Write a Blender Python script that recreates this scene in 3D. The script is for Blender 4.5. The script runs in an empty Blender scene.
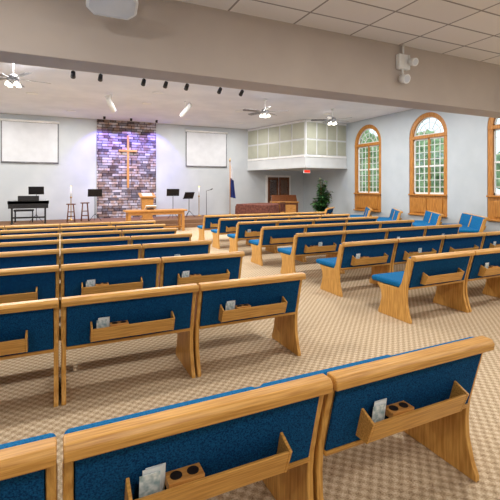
import bpy, bmesh, math, random
from mathutils import Vector, Matrix
from mathutils import noise as mn
random.seed(4)
S=bpy.context.scene
try: S.view_settings.view_transform='Standard'
except Exception: pass

def lin(c):
    return tuple(((v/255)/12.92 if v/255<=0.04045 else ((v/255+0.055)/1.055)**2.4) for v in c)+(1,)
def base_mat(name,rough=0.6,spec=0.4,metal=0):
    m=bpy.data.materials.new(name); m.use_nodes=True
    nt=m.node_tree; b=nt.nodes['Principled BSDF']
    b.inputs['Roughness'].default_value=rough
    b.inputs['Specular IOR Level'].default_value=spec
    b.inputs['Metallic'].default_value=metal
    return m,nt,b
def noise_mat(name,c1,c2,scale=5,stretch=(1,1,1),rough=0.6,spec=0.4,metal=0,bump=0,detail=4,lo=0.35,hi=0.65):
    m,nt,b=base_mat(name,rough,spec,metal)
    N=nt.nodes.new; L=nt.links.new
    tc=N('ShaderNodeTexCoord'); mp=N('ShaderNodeMapping'); mp.inputs['Scale'].default_value=stretch
    nz=N('ShaderNodeTexNoise'); nz.inputs['Scale'].default_value=scale; nz.inputs['Detail'].default_value=detail
    cr=N('ShaderNodeValToRGB'); cr.color_ramp.elements[0].color=lin(c1); cr.color_ramp.elements[1].color=lin(c2)
    cr.color_ramp.elements[0].position=lo; cr.color_ramp.elements[1].position=hi
    L(tc.outputs['Object'],mp.inputs['Vector']); L(mp.outputs[0],nz.inputs['Vector']); L(nz.outputs['Fac'],cr.inputs[0]); L(cr.outputs[0],b.inputs['Base Color'])
    if bump:
        bp=N('ShaderNodeBump'); bp.inputs['Strength'].default_value=bump; bp.inputs['Distance'].default_value=0.01
        L(nz.outputs['Fac'],bp.inputs['Height']); L(bp.outputs[0],b.inputs['Normal'])
    return m
def emit_mat(name,c,s):
    m,nt,b=base_mat(name); b.inputs['Base Color'].default_value=lin(c)
    b.inputs['Emission Color'].default_value=lin(c); b.inputs['Emission Strength'].default_value=s
    return m

M={}
M['oak']=noise_mat('oak_rail',(182,128,56),(220,168,90),4,(1.2,30,30),0.38,0.5,detail=6)
M['oakv']=noise_mat('oak_panel',(184,130,58),(220,170,92),4,(20,14,1.2),0.42,0.45,detail=6)
M['blue']=noise_mat('navy_fabric',(8,46,84),(20,84,132),140,(1,1,1),0.95,0.1,bump=0.2,detail=2)
M['blueb']=noise_mat('blue_fabric',(6,82,132),(20,114,168),120,(1,1,1),0.9,0.15,bump=0.2,detail=2)
M['dark']=noise_mat('black_plastic',(14,14,16),(30,30,34),20,rough=0.45)
M['hole']=noise_mat('cup_hole_shade',(24,14,8),(40,24,14),20)  # near-black colour stands in for the shade inside the cup holes
M['paper']=noise_mat('card_paper',(215,222,225),(240,244,244),14)
M['paperb']=noise_mat('card_print',(150,176,182),(225,232,232),45,detail=1)
M['wall']=noise_mat('painted_wall',(190,196,201),(198,203,207),1.5,rough=0.8,spec=0.2)
M['wallr']=noise_mat('painted_wall_cool',(184,193,199),(192,200,206),1.5,rough=0.8,spec=0.2)
M['ceil']=noise_mat('plaster_ceiling',(222,224,230),(232,233,238),1.2,rough=0.85,spec=0.2)
M['beam']=noise_mat('beam_paint',(186,174,165),(194,182,172),1.0,rough=0.75,spec=0.25)
M['white']=noise_mat('white_paint',(226,226,224),(238,238,236),6,rough=0.5)
M['screen']=noise_mat('screen_cloth',(206,209,214),(214,217,222),3,rough=0.7)
M['frame']=noise_mat('screen_frame',(90,92,96),(110,112,116),12,rough=0.5)
M['grey']=noise_mat('grey_metal',(120,120,124),(150,150,154),12,rough=0.35,metal=0.7)
M['brass']=noise_mat('brass',(170,130,60),(200,160,90),10,rough=0.3,metal=0.8)
M['booth']=noise_mat('booth_panel',(166,168,152),(176,178,162),2,rough=0.8)
M['boothw']=noise_mat('booth_wall',(200,203,204),(208,211,212),2,rough=0.8)
M['stage']=noise_mat('stage_carpet',(112,84,64),(140,108,84),40,rough=0.95,spec=0.1)
M['walnut']=noise_mat('dark_wood',(74,40,20),(118,68,34),4,(10,10,1.5),0.4)
M['tablew']=noise_mat('honey_wood',(170,114,52),(206,150,82),4,(2,20,20),0.35)
M['winwood']=noise_mat('window_oak',(160,102,40),(198,138,66),3,(12,12,1.2),0.4)
M['cloth']=noise_mat('maroon_cloth',(84,50,44),(116,74,64),14,rough=0.9,spec=0.1)
M['leaf']=noise_mat('leaf',(24,60,26),(64,110,52),9,rough=0.5)
M['tree']=noise_mat('tree_foliage',(96,128,88),(168,192,140),3.5,rough=0.8,detail=6)
M['bark']=noise_mat('tree_bark',(90,78,66),(120,106,90),8,rough=0.9)
M['pot']=noise_mat('terracotta_pot',(110,78,54),(140,100,70),9,rough=0.7)
M['soil']=noise_mat('soil',(40,28,20),(60,44,30),30)
M['flagb']=noise_mat('flag_blue',(20,34,90),(34,52,120),6,rough=0.8)
M['flagw']=noise_mat('flag_white',(220,220,226),(236,236,240),6,rough=0.8)
M['grass']=noise_mat('grass',(110,140,90),(150,170,120),0.8)
M['lamp']=emit_mat('lamp_glow',(255,246,230),4)
M['exit']=emit_mat('exit_sign_red',(230,50,30),1.0)
M['flame']=emit_mat('flame',(255,190,90),4)

# carpet
m,nt,b=base_mat('loop_carpet',0.95,0.08); N=nt.nodes.new; L=nt.links.new
tc=N('ShaderNodeTexCoord'); sx=N('ShaderNodeSeparateXYZ'); L(tc.outputs['Object'],sx.inputs[0])
def mth(op,a,bv=None):
    n=N('ShaderNodeMath'); n.operation=op
    for i,v in enumerate((a,bv)):
        if v is None: continue
        if isinstance(v,(int,float)): n.inputs[i].default_value=v
        else: L(v,n.inputs[i])
    return n.outputs[0]
k=82
p=mth('MULTIPLY',mth('SINE',mth('MULTIPLY',sx.outputs[0],k)),mth('SINE',mth('MULTIPLY',sx.outputs[1],k)))
nz=N('ShaderNodeTexNoise'); nz.inputs['Scale'].default_value=95; nz.inputs['Detail'].default_value=4; nz.inputs['Roughness'].default_value=.7; L(tc.outputs['Object'],nz.inputs['Vector'])
v=mth('ADD',mth('MULTIPLY',p,0.23),mth('ADD',mth('MULTIPLY',nz.outputs['Fac'],1.6),-.3))
cr=N('ShaderNodeValToRGB'); e=cr.color_ramp.elements; e[0].position=0.12; e[0].color=lin((134,112,86)); e[1].position=0.8; e[1].color=lin((216,200,174))
e2=e.new(0.46); e2.color=lin((182,160,131))
L(v,cr.inputs[0]); L(cr.outputs[0],b.inputs['Base Color'])
bp=N('ShaderNodeBump'); bp.inputs['Strength'].default_value=0.5; bp.inputs['Distance'].default_value=0.01; L(v,bp.inputs['Height']); L(bp.outputs[0],b.inputs['Normal'])
M['carpet']=m

# acoustic tile
m,nt,b=base_mat('acoustic_tile',0.9,0.1); N=nt.nodes.new; L=nt.links.new
tc=N('ShaderNodeTexCoord'); br=N('ShaderNodeTexBrick'); br.offset=0
br.inputs['Scale'].default_value=1; br.inputs['Brick Width'].default_value=1.22; br.inputs['Row Height'].default_value=0.61
br.inputs['Mortar Size'].default_value=0.018; br.inputs['Mortar Smooth'].default_value=0.1
br.inputs['Color1'].default_value=lin((242,235,228)); br.inputs['Color2'].default_value=lin((236,229,222)); br.inputs['Mortar'].default_value=lin((160,150,142))
L(tc.outputs['Object'],br.inputs['Vector']); L(br.outputs[0],b.inputs['Base Color'])
M['tile']=m

# stone wall
m,nt,b=base_mat('stacked_stone',0.85,0.2); N=nt.nodes.new; L=nt.links.new
tc=N('ShaderNodeTexCoord'); mp=N('ShaderNodeMapping'); mp.inputs['Rotation'].default_value=(math.radians(90),0,0)
L(tc.outputs['Object'],mp.inputs[0])
br=N('ShaderNodeTexBrick'); br.offset=0.37; br.squash=0.6; br.squash_frequency=3
br.inputs['Scale'].default_value=1; br.inputs['Brick Width'].default_value=0.42; br.inputs['Row Height'].default_value=0.12
br.inputs['Mortar Size'].default_value=0.012; br.inputs['Bias'].default_value=0
br.inputs['Color1'].default_value=lin((96,92,100)); br.inputs['Color2'].default_value=lin((220,214,214)); br.inputs['Mortar'].default_value=lin((56,52,60))
L(mp.outputs[0],br.inputs['Vector'])
nz=N('ShaderNodeTexNoise'); nz.inputs['Scale'].default_value=5; L(tc.outputs['Object'],nz.inputs['Vector'])
cr=N('ShaderNodeValToRGB'); cr.color_ramp.elements[0].color=lin((184,146,118)); cr.color_ramp.elements[1].color=lin((224,226,236)); cr.color_ramp.elements[0].position=.4; cr.color_ramp.elements[1].position=.6
L(nz.outputs['Fac'],cr.inputs[0])
mx=N('ShaderNodeMixRGB'); mx.blend_type='MULTIPLY'; mx.inputs[0].default_value=0.8; L(br.outputs[0],mx.inputs[1]); L(cr.outputs[0],mx.inputs[2]); L(mx.outputs[0],b.inputs['Base Color'])
bp=N('ShaderNodeBump'); bp.inputs['Distance'].default_value=0.05; L(br.outputs['Fac'],bp.inputs['Height']); bp.invert=True; L(bp.outputs[0],b.inputs['Normal'])
M['stone']=m

# glass
m=bpy.data.materials.new('window_glass'); m.use_nodes=True; nt=m.node_tree; nt.nodes.clear()
o=nt.nodes.new('ShaderNodeOutputMaterial'); t=nt.nodes.new('ShaderNodeBsdfTransparent'); g=nt.nodes.new('ShaderNodeBsdfGlossy'); g.inputs['Roughness'].default_value=0.05
mi=nt.nodes.new('ShaderNodeMixShader'); mi.inputs[0].default_value=0.06; t.inputs[0].default_value=(.93,.97,.97,1)
nt.links.new(t.outputs[0],mi.inputs[1]); nt.links.new(g.outputs[0],mi.inputs[2]); nt.links.new(mi.outputs[0],o.inputs[0])
M['glass']=m

class B:
    def __init__(s): s.bm=bmesh.new(); s.mats=[]
    def mi(s,k):
        if k not in s.mats: s.mats.append(k)
        return s.mats.index(k)
    def add(s,t,mat,mx=None,smooth=False):
        i=s.mi(mat)
        if mx is not None: bmesh.ops.transform(t,matrix=mx,verts=t.verts)
        bmesh.ops.recalc_face_normals(t,faces=t.faces)
        for f in t.faces: f.material_index=i; f.smooth=smooth
        me=bpy.data.meshes.new('tmp'); t.to_mesh(me); t.free(); s.bm.from_mesh(me); bpy.data.meshes.remove(me)
    def box(s,x0,x1,y0,y1,z0,z1,mat,bev=0,mx=None,seg=2):
        t=bmesh.new(); bmesh.ops.create_cube(t,size=1)
        for v in t.verts: v.co=Vector(((x0+x1)/2+v.co.x*(x1-x0),(y0+y1)/2+v.co.y*(y1-y0),(z0+z1)/2+v.co.z*(z1-z0)))
        if bev: bmesh.ops.bevel(t,geom=t.edges[:],offset=bev,segments=seg,affect='EDGES',profile=0.5)
        s.add(t,mat,mx)
    def prism(s,pts,axis,a,b,mat,bev=0,mx=None):
        t=bmesh.new()
        def P(p,h): return {'x':(h,p[0],p[1]),'y':(p[0],h,p[1]),'z':(p[0],p[1],h)}[axis]
        A=[t.verts.new(P(p,a)) for p in pts]; C=[t.verts.new(P(p,b)) for p in pts]
        t.faces.new(A); t.faces.new(C[::-1]); n=len(pts)
        for i in range(n): t.faces.new((A[i],A[(i+1)%n],C[(i+1)%n],C[i]))
        bmesh.ops.recalc_face_normals(t,faces=t.faces)
        if bev: bmesh.ops.bevel(t,geom=t.edges[:],offset=bev,segments=2,affect='EDGES',profile=0.5)
        s.add(t,mat,mx)
    def cyl(s,p0,p1,r,mat,r2=None,n=16,smooth=True):
        p0=Vector(p0);p1=Vector(p1);d=p1-p0
        t=bmesh.new(); bmesh.ops.create_cone(t,cap_ends=True,segments=n,radius1=r,radius2=r if r2 is None else r2,depth=d.length)
        mx=Matrix.Translation((p0+p1)/2)@d.to_track_quat('Z','Y').to_matrix().to_4x4()
        i=s.mi(mat); bmesh.ops.transform(t,matrix=mx,verts=t.verts)
        for f in t.faces: f.material_index=i; f.smooth=smooth and len(f.verts)==4
        me=bpy.data.meshes.new('tmp'); t.to_mesh(me); t.free(); s.bm.from_mesh(me); bpy.data.meshes.remove(me)
    def lathe(s,prof,mat,c=(0,0,0),n=20):
        t=bmesh.new(); rings=[]
        for r,z in prof: rings.append([t.verts.new((c[0]+r*math.cos(2*math.pi*i/n),c[1]+r*math.sin(2*math.pi*i/n),c[2]+z)) for i in range(n)])
        for a,b2 in zip(rings,rings[1:]):
            for i in range(n): t.faces.new((a[i],a[(i+1)%n],b2[(i+1)%n],b2[i]))
        t.faces.new(rings[0]); t.faces.new(rings[-1])
        s.add(t,mat,None,True)
    def sph(s,c,r,mat,sc=(1,1,1)):
        t=bmesh.new(); bmesh.ops.create_uvsphere(t,u_segments=14,v_segments=10,radius=r)
        s.add(t,mat,Matrix.Translation(c)@Matrix.Diagonal((*sc,1)),True)
    def poly(s,pts,mat,smooth=False):
        i=s.mi(mat); f=s.bm.faces.new([s.bm.verts.new(p) for p in pts]); f.material_index=i; f.smooth=smooth
    def mesh(s,name):
        me=bpy.data.meshes.new(name); s.bm.to_mesh(me); s.bm.free()
        for k in s.mats: me.materials.append(M[k])
        return me
    def obj(s,name,loc=(0,0,0),rz=0):
        return put(s.mesh(name),name,loc,rz)
def put(me,name,loc=(0,0,0),rz=0):
    o=bpy.data.objects.new(name,me); S.collection.objects.link(o); o.location=loc; o.rotation_euler=(0,0,math.radians(rz)); return o

H=4.66; HN=4.5; W=19.0; XL=-6.6; XR=12.2; YB=-5.0
# ---------- room
b=B(); b.box(XL,XR,YB,W,-0.1,0,'carpet'); b.obj('floor')
b=B(); b.box(XL,XR,6.55,W,H,H+0.1,'ceil'); b.obj('ceiling')
b=B(); b.box(XL,XR,YB,6.0,HN,HN+0.1,'tile'); b.obj('ceiling_tiled')
b=B(); b.box(XL,XR,6.0,6.55,3.41,H+0.1,'beam',0.01); b.obj('ceiling_beam')
b=B(); b.box(XL-0.3,XR+0.3,W,W+0.2,-0.1,H+0.1,'wall'); b.obj('wall_far')
b=B(); b.box(XL-0.2,XL,YB,W,-0.1,H+0.1,'wallr'); b.obj('wall_left')
b=B(); b.box(XL-0.3,XR+0.3,YB-0.2,YB,-0.1,H+0.1,'wall'); b.obj('wall_back')
WT=0.35; wins=[(13.0,14.7),(9.8,11.5),(6.65,8.35),(2.6,4.3),(-1.4,0.3)]
Z0=0.62; 
b=B(); prev=YB
for (a,c) in sorted(wins):
    b.box(XR,XR+WT,prev,a,-0.1,H+0.1,'wallr'); b.box(XR,XR+WT,a,c,-0.1,Z0,'wallr')
    r=(c-a)/2; zc=4.42-r; n=20; cy=(a+c)/2
    for i in range(n):
        t0=math.pi*i/n; t1=math.pi*(i+1)/n
        y0=cy+r*math.cos(t0); y1=cy+r*math.cos(t1)
        b.prism([(y0,zc+r*math.sin(t0)),(y0,H+0.1),(y1,H+0.1),(y1,zc+r*math.sin(t1))],'x',XR,XR+WT,'wallr')
    prev=c
b.box(XR,XR+WT,prev,W,-0.1,H+0.1,'wallr'); b.obj('wall_right')
# windows
def archband(b,cy,zc,r0,r1,x0,x1,mat,n=24,t_a=0,t_b=math.pi):
    for i in range(n):
        t0=t_a+(t_b-t_a)*i/n; t1=t_a+(t_b-t_a)*(i+1)/n
        b.prism([(cy+r*math.cos(t),zc+r*math.sin(t)) for r,t in ((r0,t0),(r1,t0),(r1,t1),(r0,t1))],'x',x0,x1,mat)
FW=.16
for wi,(a,c) in enumerate(wins):
    b=B(); cy=(a+c)/2; r=(c-a)/2-0.003; zc=4.42-(c-a)/2; x0=XR+0.02; x1=XR+0.2
    a+=0.003;c-=0.003
    archband(b,cy,zc,r-FW,r,x0,x1,'winwood')
    b.box(x0,x1,a,a+FW,Z0,zc,'winwood'); b.box(x0,x1,c-FW,c,Z0,zc,'winwood')
    b.box(x0-0.02,x1,a,c,zc-0.09,zc+0.03,'winwood',0.01)
    b.box(x0,x1,a+FW,c-FW,Z0,1.38,'winwood')
    for q in (0,1):
        ya=a+0.2+q*(c-a-0.3)/2; yb=ya+(c-a-0.3)/2-0.12
        b.box(x0-0.03,x0,ya,yb,Z0+0.12,1.26,'winwood',0.012)
    b.box(x0-0.08,x1,a,c,1.36,1.42,'winwood',0.01)
    b.box(x0-0.1,x1,a-0.0,c+0.0,Z0,Z0+0.05,'winwood',0.01)
    ia=a+FW; ic=c-FW; zt=zc-.09; xs=XR+.09
    b.box(xs,xs+.05,ia,ia+.04,1.42,zt,'white'); b.box(xs,xs+.05,ic-.04,ic,1.42,zt,'white')
    b.box(xs,xs+.05,ia,ic,1.42,1.48,'white'); b.box(xs,xs+.05,ia,ic,zt-.05,zt,'white')
    zm=(1.42+zt)/2; b.box(xs-.01,xs+.05,ia,ic,zm-.03,zm+.03,'white')
    b.box(xs-.012,xs+.055,cy-.04,cy+.04,1.42,zt,'winwood')
    for q in range(1,6):
        if q==3: continue
        yy=ia+(ic-ia)*q/6; b.box(xs+.01,xs+.035,yy-.012,yy+.012,1.42,zt,'white')
    for q in range(1,8):
        if q==4: continue
        zz=1.42+(zt-1.42)*q/8; b.box(xs+.01,xs+.035,ia,ic,zz-.012,zz+.012,'white')
    R=r-FW
    archband(b,cy,zc,R-.04,R,xs,xs+.05,'white'); b.box(xs,xs+.05,ia,ic,zc+.03,zc+.07,'white')
    archband(b,cy,zc,R*.36,R*.36+.03,xs+.005,xs+.04,'white',12); archband(b,cy,zc,R*.7,R*.7+.022,xs+.005,xs+.04,'white',16)
    for q in range(1,6):
        t=math.pi*q/6
        b.cyl((xs+.02,cy+R*.38*math.cos(t),zc+R*.38*math.sin(t)),(xs+.02,cy+R*.97*math.cos(t),zc+R*.97*math.sin(t)),.016,'white',n=6)
    pts=[(ia,1.42),(ic,1.42)]+[(cy+R*math.cos(math.pi*i/20),zc+R*math.sin(math.pi*i/20)) for i in range(21)]
    b.prism(pts,'x',xs+.02,xs+.026,'glass')
    b.obj('window_%d'%(wi+1))
b=B(); b.box(XR+WT+.02,XR+60,-20,60,-0.6,-0.5,'grass'); b.obj('lawn')
def tree(x,y,h,r,seed):
    b=B(); random.seed(seed); b.cyl((0,0,0),(0,0,h*.6),.22,'bark',r2=.12,n=10)
    for q in range(7):
        a_=random.random()*6.28; d=r*.55*random.random(); c=Vector((d*math.cos(a_),d*math.sin(a_),h*(.5+.42*random.random()))); rr=r*random.uniform(.5,.75)
        b.cyl((0,0,h*.4),c,.07,'bark',r2=.03,n=6)
        t=bmesh.new(); bmesh.ops.create_icosphere(t,subdivisions=4,radius=rr)
        for v in t.verts:
            nn=mn.noise(v.co*1.6+Vector((seed,q,0)))+.5*mn.noise(v.co*4.5)
            v.co=c+v.co*(1+.38*nn)
        b.add(t,'tree',None,False)
    b.obj('garden_tree',(x,y,-.5))
for i,(x,y) in enumerate(((21,17),(24,21.5),(20.5,24),(25,27.5),(21.5,12.5),(27,33),(22,8),(30,40))):
    tree(x,y,4.6+(i%3)*.7,1.8+(i%2)*.4,i+3)
b=B(); b.box(XR-.02,XR,YB,15.2,0,.12,'white'); b.obj('baseboard_right')
b=B(); b.box(XL,XL+.02,YB,W,0,.12,'white'); b.obj('baseboard_left')
# platform
b=B(); b.box(-4.2,8.6,16.5,W-.025,0,.3,'stage'); b.box(-4.2,8.6,16.18,16.5,0,.15,'stage'); b.obj('stage_platform')
# booth
b=B()
P0=(8.8,W);P1=(9.75,15.0);P2=(XR,15.25)
poly=[P0,P1,P2,(XR,W)]
b.prism(poly,'z',2.55,H,'boothw')
def face(pa,pb,npan,off=0.03):
    pa=Vector(pa);pb=Vector(pb);d=pb-pa;Ln=d.length;ang=math.atan2(d.y,d.x)
    mx=Matrix.Translation((pa.x,pa.y,0))@Matrix.Rotation(ang,4,'Z')
    b.box(0.03,Ln-.03,-off,0.0,3.02,3.1,'white',mx=mx); b.box(0.03,Ln-.03,-off,0,H-.1,H-.02,'white',mx=mx)
    b.box(-0.02,Ln,-off-.01,0,2.53,2.63,'boothw',mx=mx)
    w=(Ln-.06)/npan
    for i in range(npan):
        b.box(.03+i*w+.04,.03+(i+1)*w-.04,-off*.8,0,3.13,3.76,'booth',.01,mx)
        b.box(.03+i*w+.04,.03+(i+1)*w-.04,-off*.8,0,3.84,H-.12,'booth',.01,mx)
face(P0,P1,5); face(P1,P2,4)
b.obj('media_booth_balcony')
# stone wall
b=B(); b.box(1.47,4.05,W-.1,W-.001,.301,H,'stone'); b.obj('stone_accent_wall')
b=B(); cx=2.78
b.box(cx-.045,cx+.045,W-.2,W-.125,1.65,4.0,'tablew',.01); b.box(cx-.4,cx+.4,W-.205,W-.125,3.27,3.36,'tablew',.01)
for z in (2.2,3.32): b.cyl((cx,W-.14,z),(cx,W-.101,z),.015,'grey',n=8)
b.obj('wooden_cross')
# screens
for x0,x1 in ((-2.15,-.05),(5.5,7.62)):
    b=B(); b.box(x0,x1,W-.04,W-.001,2.68,4.38,'frame',.01); b.box(x0+.04,x1-.04,W-.05,W-.04,2.72,4.34,'screen'); b.cyl((x0-.03,W-.06,4.4),(x1+.03,W-.06,4.4),.05,'white'); b.cyl((x0,W-.05,2.68),(x1,W-.05,2.68),.02,'grey'); b.obj('projection_screen')
# door
b=B()
b.box(9.85,11.35,W-.06,W-.001,0,2.3,'white'); b.box(9.95,10.58,W-.09,W-.06,0,2.2,'walnut',.005); b.box(10.62,11.25,W-.09,W-.06,0,2.2,'walnut',.005)
for x in (10.0,10.67):
    b.box(x+.06,x+.47,W-.1,W-.09,1.15,2.05,'glass'); b.box(x+.06,x+.47,W-.11,W-.09,.15,.95,'tablew',.01)
b.sph((10.53,W-.14,1.02),.035,'brass'); b.sph((10.68,W-.14,1.02),.035,'brass')
b.obj('door_1')
b=B(); b.box(9.85,10.2,15.3,15.36,2.3,2.46,'white',.008); b.box(9.88,10.17,15.29,15.3,2.33,2.43,'exit'); b.box(10.0,10.05,15.32,15.34,2.45,2.527,'white'); b.obj('exit_sign')

# ---------- pews
def pew_mesh(name,L=1.07,cards=0):
    b=B(); 
    prof=[(0.06,0),(0.61,0),(0.615,0.03),(0.575,0.12),(0.55,0.22),(0.56,0.31),(0.62,0.375),(0.62,.395),(0.25,0.40),(0.205,0.47),(0.165,0.60),(0.105,0.80),(0.02,0.80),(0.075,0.60),(0.115,0.44),(0.125,0.34),(0.12,0.22),(0.09,0.10),(0.06,0.03)]
    for x in (0.0,L-.034): b.prism(prof,'x',x,x+.034,'oakv',.005)
    b.box(0.005,L-.005,.16,.76,.40,.475,'blueb',.03,seg=3)
    b.box(.04,L-.04,.2,.66,.375,.402,'oak')
    def lean(z): return .105+(.42-z)*.27
    def slab(z0,z1,d0,d1,x0,x1,mat,bev=.004):
        b.prism([(lean(z0)+d0,z0),(lean(z1)+d0,z1),(lean(z1)+d1,z1),(lean(z0)+d1,z0)],'x',x0,x1,mat,bev)
    slab(.41,.79,.02,.045,.04,L-.04,'oak')
    slab(.43,.775,.004,.02,.038,L-.038,'blue',.003)
    slab(.405,.43,-.004,.03,.034,L-.034,'oak')
    slab(.42,.824,.052,.10,.012,L-.012,'blueb',.018)
    y=lean(.8)
    b.prism([(y-.028,.778),(y-.034,.815),(y-.018,.838),(y+.045,.838),(y+.052,.80),(y+.04,.778)],'x',0,L,'oak',.006)
    xa,xb=.22,L-.22
    b.prism([(lean(.47)-.075,.47),(lean(.59)-.085,.58),(lean(.59)-.068,.58),(lean(.47)-.058,.47)],'x',xa,xb,'oak',.004)
    b.prism([(lean(.46)-.07,.47),(lean(.46)+.01,.47),(lean(.46)+.01,.487),(lean(.46)-.07,.487)],'x',xa,xb,'oak')
    for x in (xa-.014,xb):
        b.prism([(lean(.46)-.076,.467),(lean(.59)-.088,.583),(lean(.62)+.004,.62),(lean(.46)+.004,.467)],'x',x,x+.014,'oak',.003)
    if cards:
        xc=xa+.13 if cards==1 else xa+.10
        b.prism([(lean(.57)-.07,.555),(lean(.57)-.07,.59),(lean(.57)+.004,.59),(lean(.57)+.004,.555)],'x',xc,xc+.14,'tablew',.003)
        for q in range(2):
            b.cyl((xc+.037+q*.066,lean(.58)-.032,.588),(xc+.037+q*.066,lean(.58)-.032,.5925),.023,'hole')  # flat dark disc on the block, painted as a shaded hole
        random.seed(cards)
        for q in range(3):
            x=xa+.03+q*.012 if cards==1 else xa+.26+q*.014
            dz=.59+.02*random.random()
            b.prism([(lean(.48)-.045+q*.008,.488),(lean(dz)-.04+q*.01,dz+.04),(lean(dz)-.037+q*.01,dz+.04),(lean(.48)-.042+q*.008,.488)],'x',x,x+.075,'paper' if q else 'paperb')
    return b.mesh(name)
PM=[pew_mesh('church_pew_mesh'),pew_mesh('church_pew_cards_mesh',cards=1),pew_mesh('church_pew_cards_mesh_b',cards=2)]
rowsL=[1.47,3.36,4.8,6.05,7.1,8.15,9.15,10.2]
mods=[1.1,0.01,-1.08,-2.17,-3.26]
for ri,y in enumerate(rowsL):
    for mi_,x in enumerate(mods):
        put(PM[1 if ri<3 and mi_<3 else (2 if (ri+mi_)%3==0 else 0)],'church_pew',(x,y,0))
rowsR=[3.58,4.92,6.25,7.6,8.9,10.15,11.4]
for ri,y in enumerate(rowsR):
    for q in range(4):
        put(PM[(ri+q)%3],'church_pew',(3.88+q*1.09,y,0))
c52,s52=math.cos(math.radians(52)),math.sin(math.radians(52))
for x,y,a in ((10.7,7.3,52),(10.7,8.75,52),(10.7,10.4,52),(10.7,11.9,52),(9.7,13.3,40)):
    put(PM[0],'church_pew',(x,y,0),a)
    if a==52: put(PM[0],'church_pew',(x+1.09*c52,y+1.09*s52,0),a)

# ---------- furniture on stage
def stool(x,y,z,h=.72):
    b=B(); b.lathe([(.16,h-.04),(.18,h-.02),(.17,h)],'walnut')
    for i in range(4):
        t=math.pi/4+i*math.pi/2
        b.cyl((.12*math.cos(t),.12*math.sin(t),h-.03),(.2*math.cos(t),.2*math.sin(t),0),.02,'walnut',n=8)
        t2=t+math.pi/2
        for zz,rr in ((.22,.176),(.4,.156)): b.cyl((rr*math.cos(t),rr*math.sin(t),zz),(rr*math.cos(t2),rr*math.sin(t2),zz),.012,'walnut',n=8)
    b.obj('wooden_stool',(x,y,z))
def at(px,Y):
    u=(px-250)/404; X=.905*u+.4257; Yd=-.4257*u+.905
    return X/Yd*Y
PZ=.302
stool(at(71,17.3),17.3,PZ+.005); stool(at(85,17.6),17.6,PZ+.005,.75)
def music_stand(x,y,z,rz=0,h=1.15,mat='dark'):
    b=B(); b.cyl((0,0,.25),(0,0,h-.1),.013,mat,n=8)
    for i in range(3):
        t=i*2*math.pi/3+.5; b.cyl((0,0,.3),(.27*math.cos(t),.27*math.sin(t),.012),.01,mat,n=8)
    mx=Matrix.Translation((0,0,h-.02))@Matrix.Rotation(math.radians(-25),4,'X')
    b.box(-.27,.27,-.01,.005,-.15,.18,mat,.004,mx); b.box(-.27,.27,-.06,.0,-.16,-.145,mat,0,mx); b.box(-.15,.15,-.018,-.011,-.13,.13,'paper',0,mx)
    b.obj('music_stand',(x,y,z),rz)
music_stand(at(95,17.5),17.5,PZ,180); music_stand(at(173,17.4),17.4,PZ,170); music_stand(at(189,17.9),17.9,PZ,200,1.0)
music_stand(at(36,17.7),17.9,PZ,180,1.25)
# keyboard
b=B(); b.box(-.68,.68,-.17,.17,.74,.86,'dark',.015); b.box(-.62,.62,.02,.15,.86,.872,'paper')
for i in range(30): b.box(-.6+i*.04,-.58+i*.04,.02,.1,.872,.882,'dark')
for x in (-.55,.55): b.box(x-.03,x+.03,-.2,.2,0,.05,'dark',.01); b.box(x-.03,x+.03,-.04,.04,0,.74,'dark')
b.box(-.55,.55,-.02,.02,.2,.26,'dark'); b.box(-.66,.66,-.17,-.15,.58,.86,'dark')
b.box(-.35,.35,-.16,-.14,.86,1.05,'dark',.01)
b.obj('electric_keyboard',(at(29,17.4),17.3,PZ))
b=B(); b.box(-.35,.35,-.15,.15,.42,.5,'dark',.03)
for x in(-.3,.3):
    for y in(-.12,.12): b.cyl((x,y,0),(x,y,.43),.018,'dark',n=8)
b.obj('keyboard_bench',(at(24,18.2),18.2,PZ))
def candle(x,y,z):
    b=B(); b.lathe([(.14,0),(.14,.02),(.03,.05),(.018,.12),(.018,.9),(.04,.94),(.05,.97)],'brass'); b.cyl((0,0,.97),(0,0,1.35),.028,'white'); b.sph((0,0,1.385),.018,'flame',(1,1,2)); b.obj('candle_stand',(x,y,z))
candle(at(71,18.3),18.3,PZ); candle(at(199,18.3),18.3,PZ)
def mic(x,y,z,h=1.5):
    b=B(); b.lathe([(.13,0),(.13,.02),(.02,.04)],'dark'); b.cyl((0,0,.03),(0,0,h),.01,'dark',n=8); b.cyl((0,0,h),(.12,-.25,h+.06),.008,'dark',n=8); b.cyl((.12,-.25,h+.06),(.14,-.36,h+.09),.02,'dark'); b.sph((.14,-.38,h+.095),.03,'grey'); b.obj('microphone_stand',(x,y,z))
mic(at(205,17.5),17.3,PZ,1.2)
# communion table
b=B(); b.box(-1.15,1.15,-.35,.35,.76,.82,'tablew',.01); b.box(-1.05,1.05,-.28,.28,.64,.76,'tablew')
for x in(-1,1):
    for y in(-.25,.25): b.box(x-.05,x+.05,y-.05,y+.05,0,.7,'tablew',.008)
b.box(-1,1,-.02,.02,.12,.18,'tablew'); 
for x in (-1,1): b.box(x-.03,x+.03,-.25,.25,.1,.18,'tablew')
b.obj('communion_table',(at(155,15.5),15.4,0))
b=B(); mx=Matrix.Translation((0,0,.08))@Matrix.Rotation(math.radians(-30),4,'X'); b.box(-.2,.2,-.14,.14,0,.03,'paper',.005,mx); b.box(-.12,.12,-.1,.12,0,.03,'walnut',.005); b.box(-.1,.1,.06,.1,.02,.11,'walnut'); b.obj('open_bible',(at(150,15.5),15.4,.82))
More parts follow.
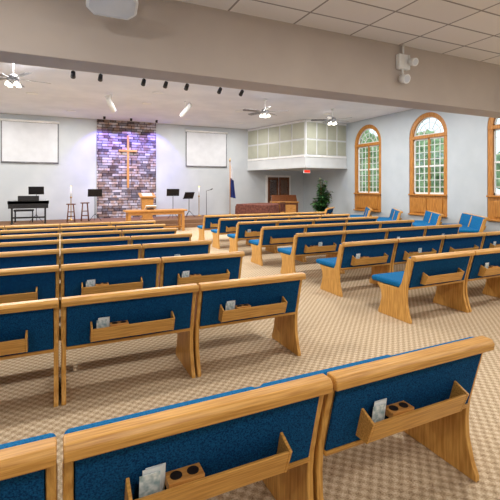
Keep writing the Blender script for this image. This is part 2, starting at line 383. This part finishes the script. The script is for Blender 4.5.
# lectern
b=B(); b.box(-.25,.25,-.2,.2,0,.06,'tablew',.01); b.prism([(-.2,.06),(.2,.06),(.26,.98),(-.26,.98)],'y',-.15,.15,'tablew',.01)
mx=Matrix.Translation((0,0,1.02))@Matrix.Rotation(math.radians(20),4,'X'); b.box(-.33,.33,-.24,.24,-.02,.03,'tablew',.01,mx); b.box(-.2,.2,-.15,.15,.03,.045,'paper',0,mx)
b.obj('wooden_pulpit',(at(147,17.4),17.4,PZ))
# covered piano
b=B(); 
out=[(-.75,-.7),(.75,-.7),(.75,.1),(.55,.5),(.25,1.0),(-.1,1.15),(-.55,1.1),(-.75,.8)]
b.prism(out,'z',.62,1.0,'cloth',.04)
t=bmesh.new(); per=[]
pv=[Vector(p) for p in out]
for i in range(len(pv)):
    a_,c_=pv[i],pv[(i+1)%len(pv)]
    for q in range(10): per.append(a_.lerp(c_,q/10))
top=[];bot=[]
for i,p in enumerate(per):
    top.append(t.verts.new((p.x*1.01,p.y*1.01,.92))); k_=1.03+.02*math.sin(i*1.3); bot.append(t.verts.new((p.x*k_,p.y*k_,.3+.02*math.sin(i*.7))))
for i in range(len(per)): t.faces.new((top[i],top[(i+1)%len(per)],bot[(i+1)%len(per)],bot[i]))
b.add(t,'cloth',None,True)
for x,y in((-.6,-.5),(.6,-.5),(-.1,.85)): b.cyl((x,y,0),(x,y,.65),.05,'dark')
b.obj('cloth_covered_grand_piano',(7.35,14.6,0),-60)
b=B(); b.box(-.4,.4,-.18,.18,.42,.5,'dark',.02)
for x in(-.34,.34):
    for y in(-.13,.13): b.cyl((x,y,0),(x,y,.43),.02,'dark',n=8)
b.obj('piano_bench',(5.6,14.2,0),-60)
# flag
def flag(x,y,z,m1,m2):
    b=B(); b.lathe([(.16,0),(.16,.03),(.05,.08),(.03,.14)],'brass'); b.cyl((0,0,.1),(0,0,2.55),.018,'tablew',n=8); b.lathe([(.012,2.55),(.04,2.6),(.004,2.74)],'brass')
    t=bmesh.new(); cols=[]
    for i in range(13):
        a_=i/12; cols.append([t.verts.new((.015+.3*a_*(.4+.6*j/10),.05*math.sin(a_*14),2.45-1.55*j/10-.25*a_*(1-j/14))) for j in range(11)])
    for i in range(12):
        for j in range(10): t.faces.new((cols[i][j],cols[i+1][j],cols[i+1][j+1],cols[i][j+1]))
    i1=b.mi(m1); i2=b.mi(m2)
    for kf,f in enumerate(t.faces): f.material_index=i2 if (kf%10)<4 else i1; f.smooth=True
    me=bpy.data.meshes.new('t'); t.to_mesh(me); b.bm.from_mesh(me)
    b.obj('flag_on_pole',(x,y,z))
flag(at(230,17.6),17.6,PZ,'flagb','flagw')
# organ near door
b=B(); b.box(-.6,.6,-.3,.3,0,.95,'walnut',.01); b.box(-.65,.65,-.34,.3,.95,1.0,'tablew',.01); b.prism([(-.1,1.0),(.28,1.0),(.28,1.3),(.18,1.3)],'x',-.6,.6,'walnut',.005); b.box(-.5,.5,-.33,-.31,.1,.85,'tablew',.01); b.obj('wooden_organ_console',(9.6,16.6,0),-20)
def chair(x,y,rz):
    b=B()
    for sx_ in(-.22,.22): b.box(sx_-.02,sx_+.02,-.2,-.16,0,.43,'walnut'); b.box(sx_-.02,sx_+.02,.18,.22,0,1.0,'walnut')
    b.box(-.25,.25,-.23,.23,.42,.48,'cloth',.02); b.box(-.2,.2,.185,.215,.6,.95,'cloth',.01); b.box(-.22,.22,.18,.22,.95,1.02,'walnut',.01)
    b.obj('wooden_side_chair',(x,y,0),rz)
chair(8.9,15.2,30)
# plant
b=B(); b.lathe([(.15,0),(.2,.3),(.22,.32),(.22,.36),(.19,.36)],'pot'); b.cyl((0,0,.33),(0,0,.35),.19,'soil')
random.seed(9)
for s_ in range(20):
    t=random.random()*6.28; sp=random.uniform(.1,.6); hh=random.uniform(1.0,2.1)
    p0=Vector((.04*math.cos(t),.04*math.sin(t),.35)); p1=Vector((sp*math.cos(t)*.5,sp*math.sin(t)*.5,hh*.7)); p2=Vector((sp*math.cos(t),sp*math.sin(t),hh))
    b.cyl(p0,p1,.01,'pot',n=6); b.cyl(p1,p2,.007,'pot',n=6)
    for q in range(60):
        f=random.random(); base=p0.lerp(p1,.3+.7*f) if q<26 else p1.lerp(p2,f)
        a_=random.random()*6.28; d=Vector((math.cos(a_),math.sin(a_),random.uniform(-.5,.4))).normalized(); l=random.uniform(.14,.26)
        sd=d.cross(Vector((0,0,1))).normalized()*l*.3
        b.poly([base,base+d*l*.5+sd,base+d*l+Vector((0,0,-.03)),base+d*l*.5-sd],'leaf')
b.obj('potted_ficus',(10.4,14.75,0))

# ---------- ceiling items
def fan(x,y,rz):
    b=B(); b.lathe([(.07,0),(.07,-.04),(.02,-.07)],'white',(0,0,H)); b.cyl((0,0,H-.35),(0,0,H-.05),.015,'white',n=8)
    b.lathe([(.04,-.32),(.12,-.36),(.13,-.46),(.06,-.5)],'grey',(0,0,H))
    for i in range(5):
        mx=Matrix.Translation((0,0,H-.42))@Matrix.Rotation(i*2*math.pi/5,4,'Z')@Matrix.Rotation(math.radians(12),4,'X')
        b.prism([(.12,-.02),(.2,-.03),(.3,-.08),(.78,-.085),(.82,0),(.78,.085),(.3,.08),(.2,.03),(.12,.02)],'z',-.005,.005,'grey',0,mx)
    for i in range(4):
        t=i*math.pi/2+.4; c=(.13*math.cos(t),.13*math.sin(t),H-.55); b.cyl((.04*math.cos(t),.04*math.sin(t),H-.5),c,.012,'grey',n=8)
        b.lathe([(.02,.04),(.045,.0),(.055,-.05)],'lamp',c,12)
    b.obj('ceiling_fan',(x,y,0),rz)
fan(-1.0,11.0,10); fan(6.3,12.2,35); fan(9.4,12.6,5)
b=B(); b.box(0,5.2,-.02,.02,-.03,0,'white')
for x in (.1,.75,1.85,2.45,3.05,4.05,4.75):
    b.cyl((x,0,-.03),(x,0,-.1),.01,'dark',n=8); b.cyl((x,-.05,-.1),(x,.1,-.19),.05,'dark',r2=.062); b.cyl((x,.101,-.1905),(x,.104,-.192),.045,'lamp')
b.obj('track_light_rail',(.2,11.1,H))
for x in (1.5,3.95):
    b=B(); b.cyl((0,0,0),(0,0,-.12),.02,'white'); dx=.12 if x<2 else -.12
    b.cyl((-dx*1.2,-.2,-.12),(dx*.8,.12,-.5),.075,'white',r2=.085); b.cyl((dx*.8,.12,-.5),(dx*.82,.124,-.505),.07,'lamp'); b.obj('stage_spotlight',(x,13.7,H))
def down(x,y,z,w,sz=.3,col=(1,.97,.93)):
    b=B(); b.lathe([(.15,0),(.17,0),(.17,-.012),(.15,-.012)],'white',(0,0,0)); b.obj('recessed_downlight',(x,y,z))
    ld=bpy.data.lights.new('downlight_lamp','AREA'); ld.shape='DISK'; ld.size=sz; ld.energy=w; ld.color=col
    o=bpy.data.objects.new('downlight_lamp',ld); S.collection.objects.link(o); o.location=(x,y,z-.02)
for x in (-4.4,-.8,2.8,6.4,9.9):
    for y in (8.4,11.0 if x!=2.8 else 12.8,14.6):
        if x==9.9 and y==14.6: y=13.6
        down(x,y,H,108 if x<9 else 76)
for x in (-2.5,0.4,5.1,7.6): down(x,17.3,H,50)
for x,y in ((-4,3.5),(-1.2,3.6),(-3,-1.5),(1,-2),(3.6,2.6),(7.3,1.9),(10,1.0),(6,-2.5),(10,-3)):
    down(x,y,HN,84)  # unseen fixtures and lamps, added out of frame to brighten the near end
b=B(); b.lathe([(.07,0),(.07,-.03),(.04,-.05)],'white'); b.obj('smoke_detector',(at(70,9.0),9.0,H))
# ceiling speaker near
b=B(); mx=Matrix.Rotation(math.radians(-35),4,'X')
pts=[(-.32,-.1),(-.22,-.2),(.22,-.2),(.32,-.1),(.32,.1),(.22,.2),(-.22,.2),(-.32,.1)]
b.prism(pts,'z',-.06,.02,'white',.02,mx); b.prism([(x*.88,y*.82) for x,y in pts],'z',-.075,-.06,'screen',.002,mx); b.cyl((0,0,0),(0,0,.4),.03,'white')
b.obj('ceiling_speaker',(.62,5.55,HN-.40))
# emergency light on beam
b=B(); b.box(-.15,.15,-.1,.0,.0,.3,'white',.02)
b.cyl((-.05,-.08,.02),(-.05,-.1,-.2),.02,'white'); b.cyl((-.05,-.06,-.18),(-.05,-.2,-.22),.08,'white',r2=.09); b.cyl((-.05,-.2,-.22),(-.05,-.203,-.221),.07,'screen')
b.cyl((.1,-.1,.28),(.12,-.12,.15),.02,'white'); b.cyl((.13,-.1,.16),(.13,-.24,.12),.07,'white',r2=.08); b.cyl((.13,-.24,.12),(.13,-.243,.119),.06,'screen')
b.cyl((.0,-.05,.28),(0,-.05,HN-4.0),.02,'white')
b.obj('emergency_light',(6.15,6.0,4.0))

def spot(name,loc,tgt,col,w,ang=50):
    ld=bpy.data.lights.new(name,'SPOT'); ld.energy=w; ld.color=col; ld.spot_size=math.radians(ang); ld.spot_blend=.6; ld.shadow_soft_size=.06
    o=bpy.data.objects.new(name,ld); S.collection.objects.link(o); o.location=loc
    o.rotation_euler=(Vector(tgt)-Vector(loc)).to_track_quat('-Z','Y').to_euler()
for x in (1.7,2.8,3.9):
    spot('blue_wash_lamp',(x,W-.9,H-.12),(x,W,2.6),(.28,.22,1),290,95)
for x in (1.5,3.95):
    spot('stage_spot_lamp',(x,13.85,H-.55),(2.78,W,2.0),(1,.95,.9),360,36)
b=B()
for x in (1.7,2.8,3.9): b.cyl((x,W-.95,H),(x,W-.9,H-.1),.05,'dark')
b.obj('wash_light_fixture')

w=bpy.data.worlds.new('sky'); S.world=w; w.use_nodes=True
bg=w.node_tree.nodes['Background']; bg.inputs[0].default_value=(.80,.9,1,1); bg.inputs[1].default_value=1.9

cam=bpy.data.cameras.new('camera'); co=bpy.data.objects.new('camera',cam); S.collection.objects.link(co)
co.location=(0,0,1.68); co.rotation_euler=(math.radians(90),0,-math.atan2(.4257,.905))
cam.sensor_width=36; cam.lens=36*404/500; cam.shift_y=-63/500; cam.clip_start=.05
S.camera=co
